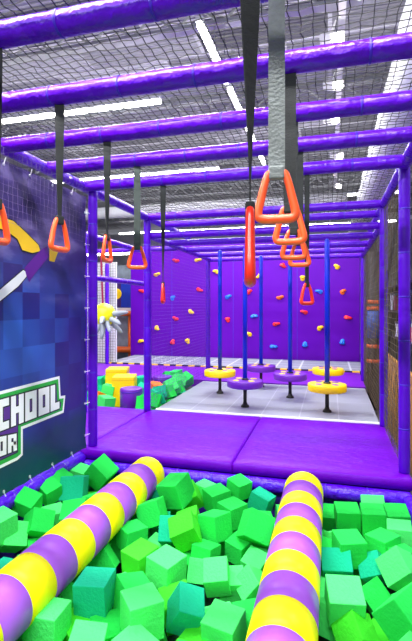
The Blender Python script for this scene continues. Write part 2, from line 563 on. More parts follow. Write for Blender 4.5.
# pit edge rails
padded('pit_edge_rail', (XL + .02, 3.64, -0.145), (XR + 0.02, 3.64, -0.145), 0.055, 'shiny wrinkled violet rail under the front edge of the mats', None, RAILV, 0.3, cat='rail')
padded('pit_edge_rail', (XL + .03, 0.6, -0.06), (XL + .03, 3.6, -0.06), 0.055, 'shiny wrinkled violet rail along the foot of the blue banner', None, RAILV, 0.3, cat='rail')
padded('pit_edge_rail', (XR + 0.02, 0.6, -0.15), (XR + 0.02, 3.6, -0.15), 0.06, 'shiny violet rail running toward the camera at the right edge of the pit', None, RAILV, 0.3, cat='rail')


# ------------------------------------------------------------------ floor mats
def mat_pad(x0, x1, y0, y1, label):
    nx, ny = 14, 16
    vs, fs = [], []
    T = 0.085
    for layer in (0, 1):
        for j in range(ny + 1):
            for i in range(nx + 1):
                x = x0 + (x1 - x0) * (0 if i == 0 else 1 if i == nx else (0.012 + 0.976 * (i - 1) / (nx - 2)))
                y = y0 + (y1 - y0) * (0 if j == 0 else 1 if j == ny else (0.012 + 0.976 * (j - 1) / (ny - 2)))
                e = min(i, nx - i, j, ny - j)
                z = -T if layer == 0 else (-0.014 if e == 0 else 0.0 + rnd.uniform(-.0015, .0015))
                vs.append((x, y, z))
    N = (nx + 1) * (ny + 1)
    for j in range(ny):
        for i in range(nx):
            a = j * (nx + 1) + i
            fs.append((a, a + nx + 1, a + nx + 2, a + 1))
            fs.append((N + a, N + a + 1, N + a + nx + 2, N + a + nx + 1))
    for i in range(nx):
        a = i; fs.append((a, a + 1, N + a + 1, N + a))
        a = ny * (nx + 1) + i; fs.append((a, N + a, N + a + 1, a + 1))
    for j in range(ny):
        a = j * (nx + 1); fs.append((a, N + a, N + a + nx + 1, a + nx + 1))
        a = j * (nx + 1) + nx; fs.append((a, a + nx + 1, N + a + nx + 1, N + a))
    return tag(MB().add(vs, fs).build('floor_mat', MATV, smooth=True), label, 'mat', 'purple floor mats on the front platform')


mat_pad(-4.9, -2.195, 3.66, 5.28, 'purple padded floor mat at the left, running behind the banner')
mat_pad(-2.19, -0.785, 3.66, 5.28, 'purple padded floor mat in the middle of the front platform')
mat_pad(-0.78, 0.60, 3.66, 5.28, 'purple padded floor mat at the right beside the right front post')
struct('floor_4', MB().box((-2.15, 4.52, -0.28), (5.5, 1.5, 0.38)), MATS['violet_pit_wall'])


# trampoline deck
def grid_mat(name, c1, c2, bw, rh, ms=0.012):
    m = bpy.data.materials.new(name)
    m.use_nodes = True
    nt = m.node_tree
    b = nt.nodes['Principled BSDF']
    b.inputs['Roughness'].default_value = 0.45
    tc = nt.nodes.new('ShaderNodeTexCoord')
    br = nt.nodes.new('ShaderNodeTexBrick')
    br.offset = 0
    br.inputs['Scale'].default_value = 1
    br.inputs['Brick Width'].default_value = bw
    br.inputs['Row Height'].default_value = rh
    br.inputs['Mortar Size'].default_value = ms
    br.inputs['Color1'].default_value = hexc(c1)
    br.inputs['Color2'].default_value = hexc(c1)
    br.inputs['Mortar'].default_value = hexc(c2)
    nt.links.new(tc.outputs['Object'], br.inputs['Vector'])
    nt.links.new(br.outputs[0], b.inputs['Base Color'])
    return m


TD = empty('landing_deck', (-0.8, 5.3, -0.04))
tag(TD, 'pale grey landing deck with faint seams under the pole discs', 'landing deck')
MB().box((0, 1.14, 0), (2.68, 2.26, 0.06)).build('deck_surface', grid_mat('pale_grey_deck', '8c90a2', 'a2a6b6', 0.45, 0.55, 0.008), TD, bevel=0.01)
MB().box((0, 0.05, 0.033), (2.66, 0.05, 0.01)).build('front_binding', WHITE, TD)

# trampoline row before climbing wall
TR = empty('trampoline_row', (-2.1, 9.25, 0.0))
tag(TR, 'long grey trampoline bed at the foot of the purple climbing wall', 'trampoline')
MB().box((0, 0.8, 0.0), (5.6, 1.5, 0.05)).build('bed', grid_mat('grey_trampoline', '8a8e9e', 'c8ccd8', 0.5, 0.4, 0.02), TR)
st1 = MB()
for i in range(40):
    x = -2.8 + i * 0.14
    st1.box((x + .07, 0.0, 0.0), (0.14, 0.05, 0.055), m=i % 2)
st1.build('hazard_stripe', [YEL, BLACK], TR)

# ------------------------------------------------------------------ climbing wall
CW = MB()
nx, nz = 30, 12
vs, fs = [], []
for j in range(nz + 1):
    for i in range(nx + 1):
        x = -5.05 + (0.66 + 5.05) * i / nx
        z = -0.1 + 2.95 * j / nz
        vs.append((x, 10.86, z))
for j in range(nz):
    for i in range(nx):
        a = j * (nx + 1) + i
        fs.append((a, a + 1, a + nx + 2, a + nx + 1))
wl = empty('climbing_wall', (0, 0, 0))
tag(wl, 'tall purple climbing wall across the back with coloured holds', 'climbing wall')
MB().box((-2.195, 10.94, 1.375), (5.71, 0.14, 2.95)).build('wall_panel', WALLV, wl, bevel=0.01)
for x in (-3.9, -2.3, -0.75):
    MB().box((x, 10.868, 1.375), (0.012, 0.006, 2.94)).build('panel_joint', SEAM, wl)

HC = {'y': mat('yellow_hold', 'ffc814', 0.45), 'r': mat('red_hold', 'f0242c', 0.45), 'b': mat('blue_hold', '1e78f0', 0.45), 'o': mat('orange_hold', 'ff6a1c', 0.45)}
CNAME = {'y': 'yellow', 'r': 'red', 'b': 'blue', 'o': 'orange'}
holds = [(156.8, 274.5, 'y'), (176, 260.7, 'r'), (197.8, 260, 'y'), (216.3, 271.6, 'y'), (199.3, 289.8, 'r'), (172.6, 298, 'b'),
         (228, 296.8, 'b'), (190.8, 311.8, 'y'), (175.5, 318.6, 'r'), (156.8, 328, 'y'), (172.6, 342, 'r'), (187.6, 341, 'y'),
         (227.7, 319.6, 'r'), (249, 334, 'y'), (142, 291, 'r'), (141, 341, 'y'), (283, 265.5, 'r'), (302.6, 278, 'y'), (319.4, 291.5, 'b'),
         (249, 291.7, 'r'), (280, 297.5, 'o'), (304.3, 312, 'r'), (254, 316, 'b'), (276, 324, 'r'), (320, 328, 'y'), (337, 266.7, 'y'),
         (259.4, 276, 'y'), (342.8, 291.8, 'o'), (347.7, 317.6, 'r'), (342.3, 342, 'b'), (305, 344.6, 'b'), (273.4, 346.5, 'b')]


def hold_mesh(seed):
    r2 = random.Random(seed)
    mb = MB()
    N, M = 12, 6
    vs, fs = [], []
    k1, k2 = r2.uniform(0, 6), r2.uniform(0, 6)
    for i in range(M + 1):
        ph = (PI / 2) * i / M
        for j in range(N):
            a = 2 * PI * j / N
            lob = 1 + 0.28 * math.cos(2 * a + k1) + 0.16 * math.cos(3 * a + k2)
            r = 0.068 * math.cos(ph) ** 0.7 * lob if i < M else 0.004
            vs.append((r * math.cos(a) * 1.15, -0.055 * math.sin(ph) * (1 + .3 * math.cos(a + k2)), r * math.sin(a) * 0.8))
    for i in range(M):
        for j in range(N):
            j2 = (j + 1) % N
            fs.append((i * N + j, i * N + j2, (i + 1) * N + j2, (i + 1) * N + j))
    fs.append(tuple(range(N)))
    fs.append(tuple(range((M + 1) * N - 1, M * N - 1, -1)))
    return mb.add(vs, fs)


srt = sorted(range(len(holds)), key=lambda i: holds[i][1])
ORD = ['first', 'second', 'third', 'fourth', 'fifth', 'sixth', 'seventh', 'eighth', 'ninth', 'tenth', 'eleventh', 'twelfth', 'thirteenth', 'fourteenth', 'fifteenth', 'sixteenth',
       'seventeenth', 'eighteenth', 'nineteenth', 'twentieth', 'twenty-first', 'twenty-second', 'twenty-third', 'twenty-fourth', 'twenty-fifth', 'twenty-sixth', 'twenty-seventh', 'twenty-eighth']
cnt = {c: sorted([h for h in holds if h[2] == c], key=lambda h: h[0]) for c in 'yrbo'}
for i, (u, v, c) in enumerate(holds):
    p = at_y(u, v, 10.868)
    k = cnt[c].index((u, v, c))
    nn = len(cnt[c])
    lab = '%s climbing hold on the purple wall, %s %s hold from the left' % (CNAME[c], ORD[k], CNAME[c])
    g = empty('climbing_hold', p)
    tag(g, lab, 'climbing hold', 'coloured holds on the climbing wall')
    gr = hold_mesh(i).build('grip', HC[c], g, smooth=True)
    MB().lathe([(0.012, 0), (0.012, 0.008)], (0, -0.058, 0), 8, Matrix.Rotation(PI / 2, 3, 'X')).build('bolt', BLACK, g)


# ------------------------------------------------------------------ netting
def net(name, origin, ux, uy, nu, nv, su, sv, r, m, label, sag=0.0, jit=0.004, seed=1, parent=None, step=1):
    r2 = random.Random(seed)
    origin, ux, uy = Vector(origin), Vector(ux), Vector(uy)
    nrm = ux.cross(uy).normalized()
    P = {}
    for i in range(nu + 1):
        for j in range(nv + 1):
            s_ = math.sin(PI * i / nu) * sag
            P[i, j] = origin + ux * (i * su + r2.uniform(-jit, jit)) + uy * (j * sv + r2.uniform(-jit, jit)) + nrm * (s_ + r2.uniform(-jit, jit))
    vs, fs = [], []

    def strand(pts, side):
        n0 = len(vs)
        for p in pts:
            vs.extend([p + side * r, p - side * r * 0.5 + nrm * r, p - side * r * 0.5 - nrm * r])
        for k in range(len(pts) - 1):
            a = n0 + k * 3
            for q in range(3):
                q2 = (q + 1) % 3
                fs.append((a + q, a + q2, a + 3 + q2, a + 3 + q))
    for i in range(nu + 1):
        strand([P[i, j] for j in range(nv + 1)], ux)
    for j in range(nv + 1):
        strand([P[i, j] for i in range(nu + 1)], uy)
    o = MB().add(vs, fs).build(name, m, parent)
    if label: tag(o, label, 'netting')
    return o


net('roof_net', (XL, 0.75, ZT + 0.062), (1, 0, 0), (0, 1, 0), 58, 132, 2.735 / 58, 0.047, 0.0025, NETG,
    'dark square-mesh safety net stretched over the whole roof of the frame', sag=-0.012, jit=0.006, seed=3)
net('side_net', (XR + 0.0, 3.86, 0.0), (0, 1, 0), (0, 0, 1), 24, 40, 0.0556, 0.0594, 0.002, DBLACK,
    'black side net between the two right hand posts', seed=5)
net('side_net', (XR + 0.0, 5.24, 0.0), (0, 1, 0), (0, 0, 1), 50, 36, 0.06, 0.0594, 0.0018, DBLACK,
    'black side net beside the trampoline deck on the right', seed=6)
net('side_net', (XL, 5.24, 0.0), (0, 1, 0), (0, 0, 1), 58, 44, 0.052, 0.049, 0.0018, mat('violet_net', '4a1a8c', 0.8),
    'fine violet side net between the second and rear left posts', seed=7)
net('side_net', (XR + .05, 0.9, 0.0), (0, 1, 0), (0, 0, 1), 48, 40, 0.059, 0.0594, 0.0013, DBLACK,
    'black side net at the far right of the foam pit', seed=8)
net('side_net', (XL + 0.075, 0.85, 1.87), (0, 1, 0), (0, 0, 1), 56, 10, 0.05, 0.05, 0.0009, mat('pale_lilac_netting', '7a6898', 0.8),
    'pale lilac net hanging before the upper part of the blue banner', seed=12)
g = empty('mesh_screen', (-5.6, 9.25, 0))
tag(g, 'white backed black mesh screen at the far left behind the small foam pit', 'screen')
MB().box((0.05, 0.12, 1.15), (1.7, 0.03, 2.3)).build('backing_board', mat('white_board', 'd8dae0', 0.6), g)
net('mesh', (-0.8, 0.08, 0), (1, 0, 0), (0, 0, 1), 26, 37, 0.065, 0.0615, 0.004, DBLACK, None, seed=9, parent=g)


# ------------------------------------------------------------------ banner with the title
def banner_mat():
    m = bpy.data.materials.new('printed_banner_vinyl')
    m.use_nodes = True
    nt = m.node_tree
    L = nt.links.new
    b = nt.nodes['Principled BSDF']
    b.inputs['Roughness'].default_value = 0.38
    tc = nt.nodes.new('ShaderNodeTexCoord')
    sx = nt.nodes.new('ShaderNodeSeparateXYZ')
    L(tc.outputs['Object'], sx.inputs[0])
    cb = nt.nodes.new('ShaderNodeCombineXYZ')
    L(sx.outputs[1], cb.inputs[0]); L(sx.outputs[2], cb.inputs[1])
    sc = nt.nodes.new('ShaderNodeVectorMath'); sc.operation = 'SCALE'; sc.inputs['Scale'].default_value = 1 / 0.20
    L(cb.outputs[0], sc.inputs[0])
    fl = nt.nodes.new('ShaderNodeVectorMath'); fl.operation = 'FLOOR'
    L(sc.outputs[0], fl.inputs[0])
    wn = nt.nodes.new('ShaderNodeTexWhiteNoise'); wn.noise_dimensions = '2D'
    L(fl.outputs[0], wn.inputs[0])
    mx = nt.nodes.new('ShaderNodeMix'); mx.data_type = 'RGBA'
    mx.inputs[6].default_value = hexc('141c74'); mx.inputs[7].default_value = hexc('2c60c4')
    L(wn.outputs[0], mx.inputs[0])
    # violet to the far end
    n1 = nt.nodes.new('ShaderNodeTexNoise'); n1.inputs['Scale'].default_value = 1.6; n1.inputs['Detail'].default_value = 5
    L(cb.outputs[0], n1.inputs['Vector'])
    ad = nt.nodes.new('ShaderNodeMath'); ad.operation = 'MULTIPLY_ADD'
    L(n1.outputs[0], ad.inputs[0]); ad.inputs[1].default_value = 1.2
    L(sx.outputs[1], ad.inputs[2])
    r1 = nt.nodes.new('ShaderNodeMapRange')
    r1.inputs['From Min'].default_value = 2.7; r1.inputs['From Max'].default_value = 3.6
    L(ad.outputs[0], r1.inputs['Value'])
    m2 = nt.nodes.new('ShaderNodeMix'); m2.data_type = 'RGBA'; m2.inputs[7].default_value = hexc('2a0a78')
    L(r1.outputs[0], m2.inputs[0]); L(mx.outputs[2], m2.inputs[6])
    # cloudy dark violet above
    r2 = nt.nodes.new('ShaderNodeMapRange')
    r2.inputs['From Min'].default_value = 1.25; r2.inputs['From Max'].default_value = 1.75
    L(sx.outputs[2], r2.inputs['Value'])
    n2 = nt.nodes.new('ShaderNodeTexNoise'); n2.inputs['Scale'].default_value = 2.6; n2.inputs['Detail'].default_value = 6
    st = nt.nodes.new('ShaderNodeMapping'); st.inputs['Scale'].default_value = (0.6, 1.6, 1)
    L(cb.outputs[0], st.inputs[0]); L(st.outputs[0], n2.inputs['Vector'])
    cr = nt.nodes.new('ShaderNodeValToRGB')
    cr.color_ramp.elements[0].position = 0.36; cr.color_ramp.elements[0].color = hexc('281c58')
    cr.color_ramp.elements[1].position = 0.68; cr.color_ramp.elements[1].color = hexc('8478b0')
    e = cr.color_ramp.elements.new(0.52); e.color = hexc('3c2e70')
    L(n2.outputs[0], cr.inputs[0])
    m3 = nt.nodes.new('ShaderNodeMix'); m3.data_type = 'RGBA'
    L(r2.outputs[0], m3.inputs[0]); L(m2.outputs[2], m3.inputs[6]); L(cr.outputs[0], m3.inputs[7])
    # dark teal floor at the foot
    ad2 = nt.nodes.new('ShaderNodeMath'); ad2.operation = 'MULTIPLY_ADD'
    L(n1.outputs[0], ad2.inputs[0]); ad2.inputs[1].default_value = 0.5
    L(sx.outputs[2], ad2.inputs[2])
    r3 = nt.nodes.new('ShaderNodeMapRange')
    r3.inputs['From Min'].default_value = 0.72; r3.inputs['From Max'].default_value = 0.52
    L(ad2.outputs[0], r3.inputs['Value'])
    m4 = nt.nodes.new('ShaderNodeMix'); m4.data_type = 'RGBA'; m4.inputs[7].default_value = hexc('0c3c54')
    L(r3.outputs[0], m4.inputs[0]); L(m3.outputs[2], m4.inputs[6])
    L(m4.outputs[2], b.inputs['Base Color'])
    n3 = nt.nodes.new('ShaderNodeTexNoise'); n3.inputs['Scale'].default_value = 2.5
    L(tc.outputs['Object'], n3.inputs['Vector'])
    bp = nt.nodes.new('ShaderNodeBump'); bp.inputs['Strength'].default_value = 0.3; bp.inputs['Distance'].default_value = 0.03
    L(n3.outputs[0], bp.inputs['Height']); L(bp.outputs[0], b.inputs['Normal'])
    return m


BX = XL + 0.035
ban = empty('printed_banner', (BX, 0.8, 0.0))
tag(ban, 'large blue checkered banner with white and green SCHOOL lettering on the left', 'banner')
vs, fs = [], []
NY, NZ = 40, 24
Y0, Y1, Z0, Z1 = 0.8, 3.69, 0.0, 2.30
for j in range(NZ + 1):
    for i in range(NY + 1):
        t = j / NZ
        sc_ = 0.018 * abs(math.sin(PI * 8 * t)) if i == NY else 0
        sb = 0.012 * abs(math.sin(PI * 10 * i / NY)) if j == 0 else 0
        vs.append((0, (Y1 - Y0) * i / NY - sc_, Z0 + (Z1 - Z0) * t + sb))
for j in range(NZ):
    for i in range(NY):
        a = j * (NY + 1) + i
        fs.append((a, a + 1, a + NY + 2, a + NY + 1))
bo = MB().add(vs, fs).build('banner_sheet', banner_mat(), ban)
sd = bo.modifiers.new('solid', 'SOLIDIFY'); sd.thickness = 0.004; sd.offset = -1
# the texture is laid out in hall coordinates along the sheet
for me in (bo.data,):
    pass
bo.location = (0, 0, 0)
EYE = mat('silver_eyelet', 'c8ccd4', 0.3, metal=0.8)
spots = [(0, Y1 - Y0 - 0.03, Z0 + 0.12 + i * 0.29) for i in range(8)] + [(0, 0.12 + i * 0.28, Z0 + 0.03) for i in range(10)] + [(0, 0.12 + i * 0.28, Z1 - 0.03) for i in range(10)]
for (x, y, z) in spots:
    MB().lathe([(0.012, 0), (0.012, 0.004), (0.006, 0.005)], (0.001, y, z), 10, Matrix.Rotation(PI / 2, 3, 'Y')).build('eyelet', EYE, ban, smooth=True)
tie = MB()
for (x, y, z) in spots[:8]:
    tie.tube([(0.004, y, z), (0.02, y + 0.04, z + 0.004), (0.01, y + 0.085, z)], 0.003, 6)
for (x, y, z) in spots[8:18]:
    tie.tube([(0.004, y, z), (0.012, y + 0.01, z - 0.035)], 0.003, 6)
for (x, y, z) in spots[18:]:
    tie.tube([(0.004, y, z), (0.012, y + 0.01, z + 0.05)], 0.003, 6)
tie.build('lacing', WHITE, ban)


def P2(u, v):
    p = at_x(u, v, BX)
    return (p.y - 0.8, p.z)


def inset(poly, d):
    n = len(poly)
    area_ = sum(poly[i][0] * poly[(i + 1) % n][1] - poly[(i + 1) % n][0] * poly[i][1] for i in range(n))
    sg = 1 if area_ > 0 else -1
    out = []
    for i in range(n):
        p0, p1, p2 = Vector(poly[i - 1]), Vector(poly[i]), Vector(poly[(i + 1) % n])
        e1, e2 = (p1 - p0).normalized(), (p2 - p1).normalized()
        n1, n2 = Vector((-e1.y, e1.x)) * sg, Vector((-e2.y, e2.x)) * sg
        bs = n1 + n2
        bs = bs / max(0.3, bs.length_squared / 2) if bs.length > 1e-3 else n1
        out.append(tuple(p1 + bs * d))
    return out


def slab(mb, poly, x0, th):
    n = len(poly)
    area_ = sum(poly[i][0] * poly[(i + 1) % n][1] - poly[(i + 1) % n][0] * poly[i][1] for i in range(n))
    if area_ < 0: poly = poly[::-1]
    vs = [(x0, a, b) for a, b in poly] + [(x0 + th, a, b) for a, b in poly]
    fs = [tuple(range(n - 1, -1, -1)), tuple(range(n, 2 * n))] + [(i, (i + 1) % n, n + (i + 1) % n, n + i) for i in range(n)]
    mb.add(vs, fs)


outer = [P2(*q) for q in ((-100, 417), (59.2, 376), (60.3, 396), (65, 395.3), (63.3, 412.5), (22.4, 429), (22.4, 455), (17, 460), (-100, 517))]
TW, TG, TD_, TP = mat('title_white', 'f4f6fa', 0.4), mat('title_green', '1fae3c', 0.4), mat('title_dark', '0c2c1c', 0.4), mat('title_purple', '5a3490', 0.4)
for (d, x0, m, nm) in ((0, 0.0020, TW, 'title_border'), (0.022, 0.0030, TG, 'title_band'), (0.052, 0.0040, TD_, 'title_outline'), (0.060, 0.0048, TP, 'title_field')):
    mb = MB(); slab(mb, inset(outer, d), x0, 0.0012)
    mb.build(nm, m, ban)
GL = {'C': [[(0, 0), (1, 0), (1, .25), (.45, .25), (.45, .75), (1, .75), (1, 1), (0, 1)]],
      'S': [[(0, 0), (1, 0), (1, .6), (.4, .6), (.4, .78), (1, .78), (1, 1), (0, 1), (0, .42), (.6, .42), (.6, .22), (0, .22)]],
      'H': [[(0, 0), (.38, 0), (.38, .4), (.62, .4), (.62, 0), (1, 0), (1, 1), (.62, 1), (.62, .62), (.38, .62), (.38, 1), (0, 1)]],
      'L': [[(0, 0), (1, 0), (1, .28), (.5, .28), (.5, 1), (0, 1)]]}
OQ = [[(0, 0), (.38, 0), (.38, 1), (0, 1)], [(.62, 0), (1, 0), (1, 1), (.62, 1)], [(.38, 0), (.62, 0), (.62, .26), (.38, .26)], [(.38, .74), (.62, .74), (.62, 1), (.38, 1)]]
RQ = [[(0, 0), (.38, 0), (.38, 1), (0, 1)], [(.38, .78), (.62, .78), (.62, 1), (.38, 1)], [(.62, .42), (.95, .42), (.95, 1), (.62, 1)], [(.38, .36), (.9, .36), (.9, .56), (.38, .56)], [(.62, 0), (1, 0), (.95, .42), (.58, .42)]]


def letter(ch, x0, x1, top, bot):
    # px in the crop the title was measured in
    def q(s, t):
        x = x0 + (x1 - x0) * s
        yt, yb = top(x), bot(x)
        y = yb + (yt - yb) * t
        return P2(x / 6.417, 370 + y / 6.417)
    polys = OQ if ch == 'O' else RQ if ch == 'R' else GL[ch]
    for (grow, x, m, nm) in ((0.010, 0.0054, TD_, 'letter_outline'), (0, 0.0062, TW, 'letter')):  # dark printed outline grown around each letter
        mb = MB()
        for p in polys:
            pts = [q(a, b) for a, b in p]
            if grow: pts = inset(pts, -grow)
            slab(mb, pts, x, 0.001)
        mb.build(nm, m, ban)


t1 = lambda x: 172 - 0.275 * (x - 65)
b1 = lambda x: 366 - 0.385 * (x - 65)
for ch, a, b in (('S', -100, -30), ('C', -20, 52), ('H', 66, 147), ('O', 157, 230), ('O', 243, 312), ('L', 320, 377)):
    letter(ch, a, b, t1, b1)
t2 = lambda x: 418 - 0.2 * (x - 45)
b2 = lambda x: 536 - 0.38 * (x - 45)
for ch, a, b in (('O', -25, 36), ('R', 46, 104)):
    letter(ch, a, b, t2, b2)
# plain printed shapes: a yellow ribbon and a grey blade
mb = MB()
rib = [(-30, 196), (4, 218), (13, 221), (26, 233), (38, 245), (40, 251), (32, 253), (22, 250), (17, 239), (8, 232), (-30, 216)]
mbk = MB(); slab(mbk, inset([P2(*q) for q in rib], -0.008), 0.002, 0.0008); mbk.build('printed_outline', BLACK, ban)
slab(mb, [P2(*q) for q in rib], 0.003, 0.001)
rib2 = [(49, 249), (58, 251), (54, 262), (49, 261)]
slab(mb, [P2(*q) for q in rib2], 0.003, 0.001)
mb.build('printed_ribbon', mat('ribbon_yellow', 'f2c414', 0.4), ban)
bl = [(-30, 315), (23, 270), (28, 274), (18, 286), (-30, 325)]
mbk = MB(); slab(mbk, inset([P2(*q) for q in bl], -0.008), 0.002, 0.0008); mbk.build('printed_outline', BLACK, ban)
mb = MB(); slab(mb, [P2(*q) for q in bl], 0.003, 0.001); mb.build('printed_blade', mat('blade_white', 'dfe2ea', 0.4), ban)
hd = [(24, 268), (40, 250), (47, 246), (49, 256), (34, 274), (29, 282), (26, 276)]
mb = MB(); slab(mb, [P2(*q) for q in hd], 0.0035, 0.001); mb.build('printed_hilt', mat('hilt_purple', '5a1a8c', 0.4), ban)


# ------------------------------------------------------------------ strap handles
def strap_handle(x, y, z_top, yaw, yaw0, m, label, width=0.13, height=0.155, smat=None, curl=0.0, sw=0.05, beam_z=ZT, tw=0.018):
    smat = smat or STRAPM
    g = empty('strap_handle', (x, y, beam_z))
    tag(g, label, 'hanging handle', 'orange and red handles hanging on grey straps')
    zt = z_top - beam_z
    # strap: loop round the beam, then a twisting ribbon down to the slot
    vs, fs = [], []
    K = 28
    mbs = MB()

    def ribbon(cs):
        n0 = len(mbs.v)
        vs = []
        for (c, dirv, w_, nrm) in cs:
            for sx in (-.5, .5):
                for sn in (-.5, .5):
                    vs.append(c + dirv * (w_ * sx) + nrm * (0.004 * sn))
        fs = []
        for i in range(len(cs) - 1):
            a = i * 4
            fs += [(a, a + 4, a + 6, a + 2), (a + 1, a + 3, a + 7, a + 5), (a, a + 1, a + 5, a + 4), (a + 2, a + 6, a + 7, a + 3)]
        fs += [(0, 2, 3, 1), (len(cs) * 4 - 4, len(cs) * 4 - 3, len(cs) * 4 - 1, len(cs) * 4 - 2)]
        mbs.add(vs, fs)
    lp = []
    for i in range(17):
        a = -PI * 0.42 + 2 * PI * 0.92 * i / 16
        nrm = Vector((0, math.cos(a), math.sin(a)))
        lp.append((nrm * 0.056, Vector((1, 0, 0)), sw, nrm))
    lp = lp[:0]
    cs = []
    for i in range(K + 1):
        t = i / K
        a = yaw0 + (yaw - yaw0) * min(1, t * 1.1)
        d = Vector((math.cos(a), math.sin(a), 0))
        wf = sw * (1 - 0.45 * t * (1 if tw > 0 else 0)) if i > 0 else sw
        cs.append((Vector((curl * math.sin(PI * t), 0, -0.04 + (zt + 0.04) * t)), d, wf, Vector((-d.y, d.x, 0))))
    ribbon(cs)
    mbs.build('strap', smat, g)
    R = Matrix.Rotation(yaw, 3, 'Z')
    w2 = sw * 0.55
    pts = [(-w2 * 0.85, 0.0), (w2 * 0.85, 0.0), (w2 * 1.05, -0.012), (width * 0.33, -height * 0.3), (width * 0.42, -height * 0.62), (width * 0.5, -height * 0.86), (width * 0.46, -height * 0.97), (width * 0.3, -height),
           (-width * 0.3, -height), (-width * 0.46, -height * 0.97), (-width * 0.5, -height * 0.86), (-width * 0.42, -height * 0.62), (-width * 0.33, -height * 0.3), (-w2 * 1.05, -0.012)]
    # subdivide
    pp = []
    for i in range(len(pts)):
        a, b = Vector(pts[i]), Vector(pts[(i + 1) % len(pts)])
        for k in range(3):
            pp.append(a.lerp(b, k / 3))
    for _ in range(2):
        pp = [(pp[i - 1] + pp[i] * 2 + pp[(i + 1) % len(pp)]) / 4 for i in range(len(pp))]
    rr = [0.0108 + 0.003 * min(1, max(0, -p.y / height)) for p in pp]
    path = [R @ Vector((p.x, 0, p.y)) + Vector((0, 0, zt)) for p in pp]
    mh = MB()
    mh.tube(path, rr, 10, closed=True, flat=1.15, up=R @ Vector((0, 1, 0)))
    hh = mh.build('handle', m, g, smooth=True)
    mg = MB()
    mg.tube([R @ Vector((t * width * 0.36, 0, -height)) + Vector((0, 0, zt)) for t in (-1, -.5, 0, .5, 1)], [0.012, 0.0145, 0.0155, 0.0145, 0.012], 12)
    mg.build('grip', m, g, smooth=True)
    ml = MB()
    ml.box((0, 0, zt - 0.002), (w2 * 1.75, 0.024, 0.045), None)
    ml.v = [tuple(R @ Vector((a, b, c - zt)) + Vector((0, 0, zt))) for a, b, c in ml.v]
    ml.build('strap_fold', smat, g, bevel=0.006)
    return g


def face(x, y):  # yaw that turns the flat side to the camera side of the hall
    return -math.atan2(x, y)


strap_handle(-0.185, 1.07, 1.525, PI / 2 + 0.17, -0.1, RED, 'red handle seen edge-on, hanging nearest the camera', curl=0.0, height=0.165, sw=0.064)
strap_handle(-0.175, 1.54, 1.755, 0.10, 0.0, ORANGE, 'large orange triangle handle on a pale worn strap, nearest facing the camera', smat=STRAPL, sw=0.056, tw=0, height=0.16)
strap_handle(-0.175, 2.06, 1.745, -0.05, 0.0, ORANGE, 'orange triangle handle directly behind the largest facing one', sw=0.056, tw=0)
strap_handle(-0.20, 2.61, 1.73, 0.08, 0.1, ORANGE, 'orange triangle handle third in the right hand row', tw=0)
strap_handle(-0.20, 3.13, 1.735, 0.05, 0.0, ORANGE, 'smallest facing orange handle, last in the overlapping right hand row', tw=0)
strap_handle(-0.178, 3.69, 1.475, 0.85, 0.0, RED, 'small red handle hanging low on the right before the climbing wall', tw=0, sw=0.04)
strap_handle(-1.31, 1.54, 1.72, 1.55, 0.2, ORANGE, 'orange handle cut off by the left edge of the photo')
strap_handle(-1.36, 2.06, 1.75, 1.45, 0.2, ORANGE, 'orange handle hanging before the yellow ribbon on the banner')
strap_handle(-1.376, 2.61, 1.745, 1.65, 0.1, ORANGE, 'narrow turned orange handle just right of the left front post')
strap_handle(-1.40, 3.13, 1.745, 0.45, 0.3, ORANGE, 'orange handle facing the camera before the second left post', tw=0, smat=mat('olive_grey_webbing', '3c4644', 0.85, 0.3, 120, 0.3, 20))
strap_handle(-1.406, 3.69, 1.49, 1.8, 0.2, RED, 'thin red handle seen edge-on, low before the left of the climbing wall')


# ------------------------------------------------------------------ striped rollers
def roller(x, y0, y1, z, r, label, first):
    g = empty('striped_roller', (x, y0, z))
    tag(g, label, 'roller', 'striped rollers lying over the foam pit')
    n = 15
    L = y1 - y0
    R = Matrix.Rotation(-PI / 2, 3, 'X')
    for i in range(n):
        a, b = L * i / n, L * (i + 1) / n
        m = (LYEL, LPUR)[(i + first) % 2]
        pr = [(r, a), (r * 1.003, (a + b) / 2), (r, b)]
        if i == n - 1:
            pr = [(r, a), (r, b - 0.03), (r * 0.97, b - 0.012), (r * 0.88, b)]
        MB().lathe(pr, n=40, R=R).build('yellow_band' if m is LYEL else 'lilac_band', m, g, smooth=True)
    MB().tube([(0, L - 0.01, 0), (0, L + 0.12, 0)], 0.04, 12).build('axle', BLACK, g, smooth=True)
    return g


roller(-0.19, 0.62, 3.46, -0.08, 0.143, 'yellow and lilac striped padded roller on the right, pointing away from the camera', 0)
roller(-1.44, 0.62, 3.46, -0.08, 0.143, 'yellow and lilac striped padded roller on the left, slanting to the lower left corner', 0)

# ------------------------------------------------------------------ foam cubes in the large pit
CNM = {'l': 'light green', 'g': 'mid green', 'y': 'lime green', 't': 'teal', 'o': 'orange'}
from mathutils import Euler


def rotvec(a, b, c):
    v = Vector((a, b, c))
    return Matrix.Rotation(v.length, 3, v.normalized()) if v.length > 1e-6 else Matrix.Identity(3)


def foam_cube(loc, R, size, c, label, group, seed):
    r2 = random.Random(seed)
    me_key = 'cube_%s' % c
    mb = MB()
    N = 4
    # slightly soft block with rounded edges
    mb.box((0, 0, 0), size)
    o = mb.build('foam_cube', GFOAM[c], bevel=0.004)
    o.matrix_world = Matrix.Translation(loc) @ R.to_4x4()
    return tag(o, label, 'foam cube', group)


def regions(x):
    if x < -1.44: return 0
    if x < -0.19: return 1
    return 2


